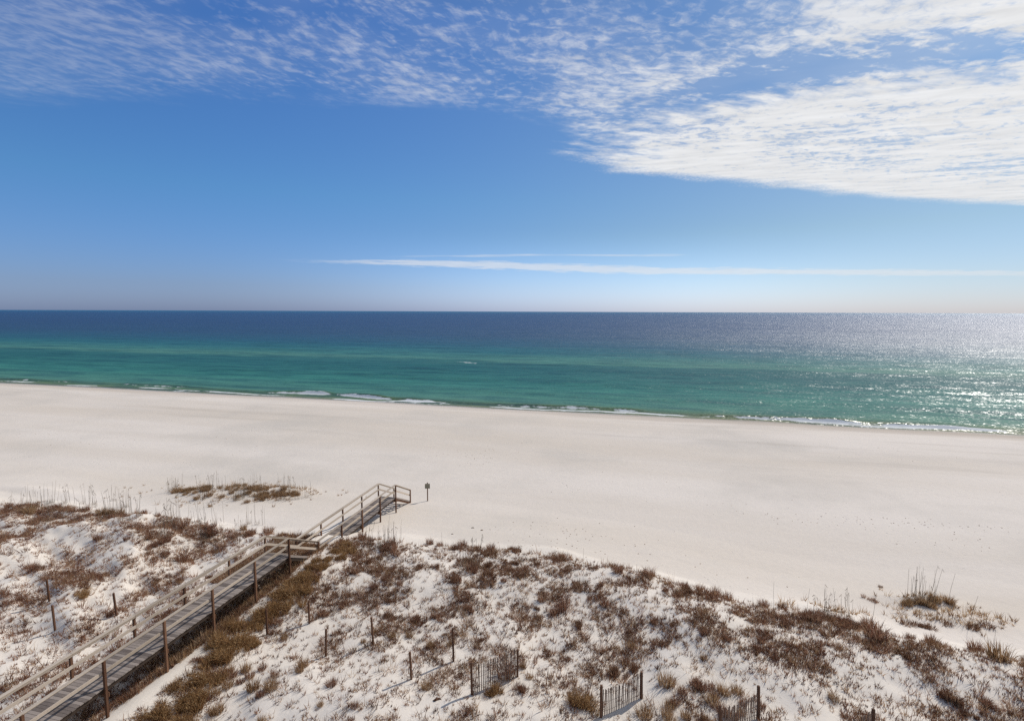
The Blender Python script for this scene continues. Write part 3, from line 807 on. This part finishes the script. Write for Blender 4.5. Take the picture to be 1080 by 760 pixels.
OAT1 = oats_variant(50, 1, 1.9)

n_plants = 0
def plant(name, meshes, x, y, s, label, cat, group=None, sz=1.0, sink=0.03):
    global n_plants
    n_plants += 1
    o = link(name, meshes[rg.randint(len(meshes))])
    o.location = (x, y, float(height(x, y)) - sink)
    o.rotation_euler = (rg.normal(0, .06), rg.normal(0, .06), rg.uniform(0, 6.28))
    o.scale = (s * rg.uniform(.9, 1.15), s * rg.uniform(.9, 1.15), s * sz * rg.uniform(.9, 1.1))
    tag(o, label, cat, group)
    return o
def clear_of_walk(x, y, lo=-0.55, hi=WID + 0.25):
    l, q = wcoord(x, y); return not (l < L_END + 0.3 and lo < q < hi)

# --- plants that can be told apart
UNIQ = [
 (498, 602, G_RUST, 1.35, 'grass_clump', 'tall bushy russet grass clump with bare stalks, on the crest right of the boardwalk steps', 'grass clump'),
 (412, 578, S_RUST, 1.5, 'shrub', 'wide reddish shrub on the dune crest just below the beach end of the boardwalk', 'shrub'),
 (586, 645, S_RUST, 1.5, 'shrub', 'largest dark red shrub in the middle of the right dune', 'shrub'),
 (613, 660, S_DARK, 1.0, 'shrub', 'upright dark shrub just right of the largest dark red shrub', 'shrub'),
 (360, 640, S_RUST, 0.9, 'shrub', 'rusty red shrub above and right of the highest fence post', 'shrub'),
 (614, 741, S_OLIVE, 0.85, 'shrub', 'round dark olive shrub just left of the middle slatted fence panel', 'shrub'),
 (534, 712, G_RUST, 1.5, 'grass_clump', 'russet grass clump growing through the leftmost slatted fence panel', 'grass clump'),
 (520, 729, S_OLIVE, 0.62, 'shrub', 'dark brush in front of the leftmost slatted fence panel', 'shrub'),
 (548, 727, S_RUST, 0.7, 'shrub', 'brown brush round the right end post of the leftmost slatted fence panel', 'shrub'),
 (920, 633, S_RUST, 0.62, 'shrub', 'isolated round rusty tuft on bare sand, the larger of two near the right side', 'shrub'),
 (928.5, 619, G_DEAD, 0.5, 'grass_clump', 'tiny dark tuft farthest out on the bare sand near the right side', 'grass clump'),
 (925, 673, G_RUST, 1.6, 'grass_clump', 'rounded russet grass clump on the right dune crest', 'grass clump'),
 (1054, 695, G_GOLD, 1.5, 'grass_clump', 'spiky tan grass clump on the dune crest at the right edge', 'grass clump'),
 (703, 722, G_GOLD, 1.2, 'grass_clump', 'golden brown grass clump right of the middle slatted fence panel', 'grass clump'),
 (680, 755, G_GOLD, 1.1, 'grass_clump', 'yellow brown tussock at the foot of the middle fence panel', 'grass clump'),
 (735, 722, S_RUST, 0.8, 'shrub', 'brown bush at the lower edge of the bare sand right of the second fence panel', 'shrub'),
 (675, 707, S_DARK, 0.7, 'shrub', 'dark bush hiding the top of the tall right post of the middle fence panel', 'shrub'),
 (657, 712, S_DARK, 1.1, 'shrub', 'dark wide brush directly behind the middle slatted fence panel', 'shrub'),
 (1003, 735, S_DARK, 1.1, 'shrub', 'large dark brush low on the right end of the dune', 'shrub'),
 (1045, 745, S_RUST, 0.9, 'shrub', 'dark red shrub in the bottom right corner of the dune', 'shrub'),
 (893, 757, S_RUST, 0.7, 'shrub', 'red brown bush left of the half hidden fence end post', 'shrub'),
 (267, 727, G_GOLD, 1.0, 'grass_clump', 'dense tan grass tussock, left one of the pair below the dune fence posts', 'grass clump'),
 (286, 726, G_GOLD, 1.0, 'grass_clump', 'dense tan grass tussock, right one of the pair below the dune fence posts', 'grass clump'),
 (240, 724, G_GOLD, 0.9, 'grass_clump', 'tan grass tussock between the olive shrubs and the pair of dense tussocks', 'grass clump'),
 (320, 703, G_GOLD, 0.8, 'grass_clump', 'low spreading tan grass left of the upright fence post on open sand', 'grass clump'),
 (30, 541, G_GOLD, 1.6, 'grass_clump', 'golden grass clump on the crest of the left dune near the left edge', 'grass clump'),
 (193, 556, G_RUST, 1.4, 'grass_clump', 'russet grass clump at the left end of the dune hump beside the boardwalk', 'grass clump'),
 (224, 562, S_RUST, 1.5, 'shrub', 'russet shrub on top of the dune hump beside the boardwalk', 'shrub'),
 (160, 577, S_RUST, 0.9, 'shrub', 'dark red shrub casting a long shadow, left of the dune hump by the boardwalk', 'shrub'),
 (104, 568, S_RUST, 1.2, 'shrub', 'broad reddish brush in the middle of the left dune face', 'shrub'),
 (188, 613, S_RUST, 0.9, 'shrub', 'low red shrub right beside the left railing of the boardwalk', 'shrub'),
 (85, 628, S_OLIVE, 0.6, 'shrub', 'olive brown brush between the fence posts on the left dune', 'shrub'),
]
for (px, py, ms, s, nm, lab, cat) in UNIQ:
    x, y, z = ground_at(px, py); plant(nm, ms, x, y, s, lab, cat)
# --- shrubs lining the boardwalk
for k in range(52):
    l = -9.5 + k * 0.43 + rg.normal(0, .15); q = -0.98 + rg.normal(0, .18) - 0.75 * float(sstep(l, 1.5, -2.5)) - 0.5 * (k % 3)
    p = W(l, q, 0)
    s = rg.uniform(.62, 1.0) * (0.75 if l > 10 else 1.0)
    plant('shrub', S_OLIVE + ([S_RUST[k % 6], S_RUST[(k + 3) % 6]] if k % 4 == 0 else []), p[0], p[1], s, 'olive brown shrub in the dense row along the right side of the boardwalk', 'shrub', 'olive brown shrubs lining the boardwalk')
for k in range(34):
    l = rg.uniform(-10, 1.5); q = rg.uniform(-5.2, -2.3); p = W(l, q, 0)
    plant('grass_tuft', G_GOLD + G_RUST, p[0], p[1], rg.uniform(.5, 1.05), 'dry brown grass tuft in the bottom corner just right of the boardwalk shrubs', 'grass tuft', 'grass tufts in the corner by the boardwalk')
# --- random clumps, by area of the dune
def scatter(n, box, fn, seed, mind=0.0):
    r = np.random.RandomState(seed); out = []
    tries = 0
    while len(out) < n and tries < n * 400:
        tries += 1
        x = r.uniform(box[0], box[1]); y = r.uniform(box[2], box[3])
        if r.rand() > fn(x, y): continue
        if not clear_of_walk(x, y, -1.6): continue
        if mind and any((x - a) ** 2 + (y - b) ** 2 < mind * mind for a, b in out): continue
        out.append((x, y))
    return out
BARE = []          # bare sand patches measured on the photo: (x, y, rx, ry)
for (px, py, rx, ry) in [(720, 705, 2.4, 1.3), (770, 712, 2.6, 1.2), (850, 735, 3.2, 1.0), (930, 728, 3.0, 0.8), (575, 745, 2.2, .8), (450, 735, 2.2, 1.0), (370, 720, 3.0, 1.0), (330, 745, 2.0, 1.0), (290, 700, 2.2, 1.6), (20, 690, 3.0, 2.0), (60, 650, 2.0, .8), (150, 548, 1.6, 1.2), (480, 655, 0.8, .6), (710, 650, 1.0, .7), (420, 640, 1.2, .5)]:
    x_, y_, _z = ground_at(px, py); BARE.append((x_, y_, rx, ry))
def dens(x, y):
    """vegetation density 0..1 on the dune"""
    x = np.asarray(x, float); y = np.asarray(y, float)
    t_ = y - crest(x) + fbm(x, y, 9, 2, 21) * 1.6
    d = sstep(t_, 0.7, -1.2)
    n = fbm(x, y, 3.4, 4, 91, 0.6)
    right = sstep(wcoord(x, y)[1], 0, -3)
    th = np.where(right > .5, -0.20, -0.16)
    d = d * sstep(n, th - 0.22, th + 0.16) * (0.10 + 0.90 * sstep(fbm(x, y, 1.25, 3, 95, .6), -0.16, 0.26))
    d = d * (0.55 + 0.45 * sstep(t_, -14, -3) * right + 0.25 * (1 - right))
    for (bx, by, rx, ry) in BARE:
        d = d * (1 - 0.93 * np.exp(-(((x - bx) / rx) ** 2 + ((y - by) / ry) ** 2) ** 1.5))
    return np.clip(d, 0, 1)
AREAS = [
 (34, (-48, -17.5, 30, 46), lambda x, y: dens(x, y), G_RUST + S_RUST, 0.85, 'reddish brown tuft on the upper face of the left dune', 'tufts on the upper left dune'),
 (34, (-34, -17, 16, 32), lambda x, y: dens(x, y) + .03, G_RUST + S_RUST + G_DEAD, 0.6, 'small russet tuft on the lower sandy part of the left dune', 'tufts on the lower left dune'),
 (52, (-12, 6, 26, 36), lambda x, y: dens(x, y), S_DARK + G_RUST + S_RUST, 0.7, 'dark brown tuft on the upper middle of the right dune', 'tufts on the upper middle dune'),
 (42, (5, 30, 14, 31), lambda x, y: dens(x, y), S_DARK + S_RUST + G_DEAD, 0.62, 'dark brown tuft on the right end of the dune', 'tufts on the right end of the dune'),
 (34, (-14, -3, 15, 25), lambda x, y: dens(x, y) * .6 + .12, G_GOLD + G_RUST, 0.55, 'short tan grass tuft on the open sand right of the boardwalk shrubs', 'tan tufts right of the boardwalk shrubs'),
 (34, (-3, 14, 14, 24), lambda x, y: dens(x, y) * .8 + .06, G_GOLD + G_RUST + S_DARK, 0.55, 'brown grass tuft on the low sand around the slatted fence panels', 'tufts around the slatted fence'),
]
for i_, (n, box, fn, ms, s, lab, gp) in enumerate(AREAS):
    for (x, y) in scatter(n, box, fn, 500 + i_, 0.7):
        plant('tuft', ms, x, y, s * rg.uniform(.6, 1.35), lab, 'tuft', gp)
# taller grass in the bottom strip right of the middle fence panel
for k in range(18):
    x, y, z = ground_at(rg.uniform(695, 785), rg.uniform(722, 772)); plant('tuft', G_GOLD + G_RUST, x, y, rg.uniform(.6, 1.0), 'tall dry grass tuft between the middle and third slatted fence panels', 'tuft', 'tall tufts between two fence panels')
# crest line grass
for k in range(46):
    x = rg.uniform(-46, 27)
    y = float(crest(x)) + rg.normal(-0.5, .35)
    if not clear_of_walk(x, y, -1.0, 2.0): continue
    lab = ('dry grass tuft along the crest of the left dune', 'tufts along the left crest') if x < -12 else ('dry brown grass tuft along the crest of the right dune', 'tufts along the right crest')
    plant('tuft', G_GOLD + G_RUST if x < -12 else G_RUST + G_DEAD, x, y, rg.uniform(.7, 1.25), lab[0], 'tuft', lab[1])
# foredune islands on the beach
for (cx, cy, n, rx, ry, lab, gp, ms) in [(248, 517, 95, 6.0, 2.8, 'golden grass tuft on the low sand mound left of the beach end of the boardwalk', 'tufts on the low mound by the boardwalk', G_GOLD),
                                 (978, 635, 15, 1.6, .35, 'golden brown grass tuft on the small right hand sand mound', 'tufts on the small right mound', G_GOLD),
                                 (1005, 660, 10, 2.6, .6, 'sparse dark twiggy tuft just seaward of the right dune crest', 'sparse tufts seaward of the right crest', G_DEAD),
                                 (880, 655, 14, 1.8, .7, 'rusty grass tuft on the rise below the tall bare stalks at the right', 'tufts on the rise at the right', G_RUST)]:
    X0, Y0, _z = ground_at(cx, cy)
    for k in range(n):
        f_ = rg.uniform(-1, 1); plant('grass_tuft', ms, X0 + f_ * rx, Y0 + rg.normal(0, ry * .5) * (1.1 - abs(f_)) , rg.uniform(.5, 1.15), lab, 'grass tuft', gp, 0.8)
# sea oats
def oats(px, py, lab, gp, m=None, s=1.0):
    x, y, z = ground_at(px, py)
    plant('sea_oats', m or OATS, x, y, s, lab, 'sea oats', gp, 1.0, 0.0)
for k in range(30): oats(rg.uniform(180, 325), rg.uniform(512, 528), 'clump of tall bare stalks on the low mound left of the boardwalk end', 'sea oats on the low mound', s=.95)
for k in range(24): oats(rg.uniform(0, 165), rg.uniform(527, 552), 'clump of thin tall sea oat stalks along the crest of the left dune', 'sea oats on the left crest', s=1.0)
for k in range(15): oats(rg.uniform(165, 320), rg.uniform(548, 572), 'clump of tall sea oat stalks behind the dune hump left of the boardwalk steps', 'sea oats behind the dune hump', s=1.1)
for k in range(5): oats(rg.uniform(376, 420), rg.uniform(572, 580), 'clump of tall sea oat stalks on the crest just right of the lower boardwalk', 'sea oats right of the lower boardwalk', s=1.0)
for k in range(3): oats(498 + rg.uniform(-9, 9), 600 + rg.uniform(-3, 2), 'tall bare stalks rising from the russet grass clump on the crest', 'sea oats above the russet clump', s=1.15)
for k in range(7): oats(rg.uniform(855, 895), rg.uniform(645, 655), 'clump of tall bare stalks on the rise at the right end of the crest', 'sea oats on the right rise', s=.85)
for k in range(5): oats(rg.uniform(956, 992), rg.uniform(628, 638), 'tall bare stalks on the small right hand sand mound', 'sea oats on the small right mound', s=1.05)
for (px, py, lab) in [(476.5, 588, 'single stalk with a dark seed head, left of the tall russet grass clump'), (558, 612, 'single thin stalk on the crest between the boardwalk and the right mounds'), (927, 668, 'pair of thin stalks beside the rounded russet clump'), (1045, 690, 'single leaning stalk by the right edge'), (810, 640, 'single thin stalk in the middle of the right crest'), (618, 615, 'single stalk on the crest above the largest dark red shrub'), (1005, 655, 'single tall stalk on the sand between the two right hand mounds')]:
    x, y, z = ground_at(px, py); plant('sea_oats', [OAT1], x, y, 1.0, lab, 'sea oats', None, 1.0, 0.0)

# --- ground cover nobody could count: small dead tufts and runners
def cover(name, N, box, seed, m, hmax, wmin, nb, thr=0.0, gain=1.0, tl=(0, 1), den=None):
    r = np.random.RandomState(seed)
    x = r.uniform(box[0], box[1], N); y = r.uniform(box[2], box[3], N)
    d = (den or dens)(x, y) * gain + thr * (y - crest(x) < -0.3)
    l, q = wcoord(x, y)
    ok = (r.rand(N) < np.where((l < L_S1E + 1) & (q > -0.1) & (q < WID + .2), .9, np.where((l > 7) & (l < 14) & (q > 0) & (q < 4.5), .7, d))) & ~((l < L_END + .2) & (l > L_S1E + 1) & (q > -0.3) & (q < WID + .15)) & ~((l < 2) & (q > -0.9) & (q < 0))  # dense cover added under deck and steps to deepen the shade there
    x, y = x[ok], y[ok]; n = len(x)
    z = height(x, y)
    size = r.lognormal(-0.15, 0.45, n)
    c = np.repeat(np.stack([x, y, z], -1), nb, 0); sz = np.repeat(size, nb); n2 = n * nb
    tt_ = np.repeat(r.uniform(tl[0], tl[1], n), nb) + r.normal(0, .13, n2)
    a = r.uniform(0, 6.283, n2); hh = hmax * sz * r.uniform(.35, 1.0, n2); ln = r.uniform(0.2, 1.3, n2)
    rr = 0.09 * sz * np.sqrt(r.rand(n2))
    bx, by = rr * np.cos(a), rr * np.sin(a)
    dx, dy = np.cos(a) * ln * hh * .8, np.sin(a) * ln * hh * .8
    wa = r.uniform(0, 3.14, n2); w = wmin * r.uniform(.7, 1.5, n2)
    wx, wy = np.cos(wa) * w, np.sin(wa) * w
    v0 = c + np.stack([bx - wx, by - wy, -0.02 + 0 * bx], -1)
    v1 = c + np.stack([bx + wx, by + wy, -0.02 + 0 * bx], -1)
    v2 = c + np.stack([bx + dx, by + dy, hh], -1)
    V = np.stack([v0, v1, v2], 1).reshape(-1, 3)
    F = np.arange(len(V)).reshape(-1, 3)
    o = link(name, mesh_from(name, V, F, [m], np.repeat(np.clip(tt_, 0, 1), 3)))
    return o, n
c1, n1 = cover('dune_ground_cover', 62000, (-16, 34, 11, 37), 1, M_DEAD, 0.20, 0.0125, 13, 0.085, 1.0)
tag(c1, 'dark brown dead ground cover peppering the white sand of the right dune', 'ground cover', None, 'stuff')
c2, n2 = cover('dune_ground_cover', 85000, (-52, -16, 14, 47), 2, M_RUST, 0.24, 0.012, 12, 0.08, 1.0)
tag(c2, 'reddish brown ground cover streaking the left dune', 'ground cover', None, 'stuff')
c4, n4 = cover('dune_ground_cover', 36000, (-16, 34, 11, 37), 4, M_RUST, 0.24, 0.0125, 13, 0.05, 0.8)
tag(c4, 'warm russet dead stems mixed through the ground cover of the right dune', 'ground cover', None, 'stuff')
def mound_den(x, y):
    d = 0
    for (mx, my, rx, ry, mh, an) in MOUNDS[:5]:
        d = d + np.exp(-((x - mx) / (rx * 1.15)) ** 2 - ((y - my) / (ry * 1.0)) ** 2) * (sstep(fbm(x, y, 1.6, 2, 97), -0.25, 0.2))
    return np.clip(d, 0, 1)
c5, n5 = cover('mound_grass', 60000, (-40, 40, 22, 56), 5, M_GOLD, 0.34, 0.014, 12, 0.0, 0.5, (0.1, 1), mound_den)
tag(c5, 'fine golden grass carpeting the low sand mounds on the beach', 'grass', None, 'stuff')
c3, n3 = cover('dune_grass', 46000, (-50, 32, 12, 46), 3, M_GOLD, 0.27, 0.010, 12, 0.02, .5, (0.2, 1))
tag(c3, 'thin tan grass scattered over both dunes', 'grass', None, 'stuff')
print('cover', n1, n2, n3, 'plants', n_plants)

# ------------------------------------------------------------------ litter on the beach
def driftwood(px, py, L, lab, cat='driftwood'):
    x, y, z = ground_at(px, py); r = np.random.RandomState(int(px * 7))
    V = []; F = []
    n = 9; k_ = 6; ang = r.uniform(-.5, .5)
    for i in range(n):
        f = i / (n - 1) - .5; w = L * 0.16 * (1 - (2 * f) ** 2 * .75) * r.uniform(.7, 1.2)
        cx, cy, cz = f * L, 0.1 * L * math.sin(f * 5), w * .7 + .04 * L * math.cos(f * 3)
        for j in range(k_):
            a = j * 2 * math.pi / k_; V.append((cx + r.normal(0, .02 * L), cy + w * math.cos(a), cz + w * math.sin(a)))
    for i in range(n - 1):
        for j in range(k_): F.append((i * k_ + j, i * k_ + (j + 1) % k_, (i + 1) * k_ + (j + 1) % k_, (i + 1) * k_ + j))
    F.append(tuple(range(k_ - 1, -1, -1))); F.append(tuple((n - 1) * k_ + j for j in range(k_)))
    o = link('driftwood', mesh_from('driftwood', V, F, [M_POST], [0.2] * len(V)), None, (x, y, z - 0.01))
    o.rotation_euler = (0, 0, ang); tag(o, lab, cat)
driftwood(498.5, 556.5, 0.26, 'small dark bit of driftwood on bare sand, left of a paler bit')
driftwood(508, 559, 0.24, 'small thin bit of driftwood on bare sand, right of a darker bit')
driftwood(477, 563, 0.20, 'small dark lump of driftwood on sand by the stalk with a dark head')
driftwood(461, 737.5, 0.34, 'short chunk of wood lying on the sand left of the slatted fence')

# dark specks added to stand in for footprints, in trails on the beach (far too many to count)
r = np.random.RandomState(77); V = []; F = []
for (px, py, rx, ry, n) in [(600, 562, 5, 3.0, 70), (575, 575, 3, 2, 30), (960, 552, 5, 1.4, 50), (835, 547, 4, 1.2, 30), (1055, 557, 4, 1.0, 22), (505, 480, 4, 4, 40), (560, 600, 4, 2, 16), (740, 600, 8, 3, 16), (215, 470, 14, 5, 24), (60, 462, 16, 3, 24), (360, 455, 22, 5, 22), (900, 480, 20, 6, 26), (700, 520, 16, 6, 20), (1000, 570, 5, 2, 18)]:
    X0, Y0, _z = ground_at(px, py)
    for k in range(n):
        x = X0 + r.normal(0, rx * .6); y = Y0 + r.normal(0, ry * .6) + (x - X0) * -.2; z = float(height(x, y)); w = r.uniform(.02, .06); a = r.uniform(0, 3.14)
        dx, dy = math.cos(a) * w * 1.5, math.sin(a) * w * 1.5; i = len(V)
        V += [(x - dx, y - dy, z), (x + dy * .5, y - dx * .5, z + w * .25), (x + dx, y + dy, z), (x - dy * .5, y + dx * .5, z + w * .25), (x, y, z + w * .55)]
        F += [(i, i + 1, i + 4), (i + 1, i + 2, i + 4), (i + 2, i + 3, i + 4), (i + 3, i, i + 4)]
o = link('footprint_specks', mesh_from('footprint_specks', V, F, [M_DEAD], [0.75] * len(V)))
tag(o, 'small dark specks standing in for footprints in trails over the white beach', 'footprint specks', None, 'stuff')
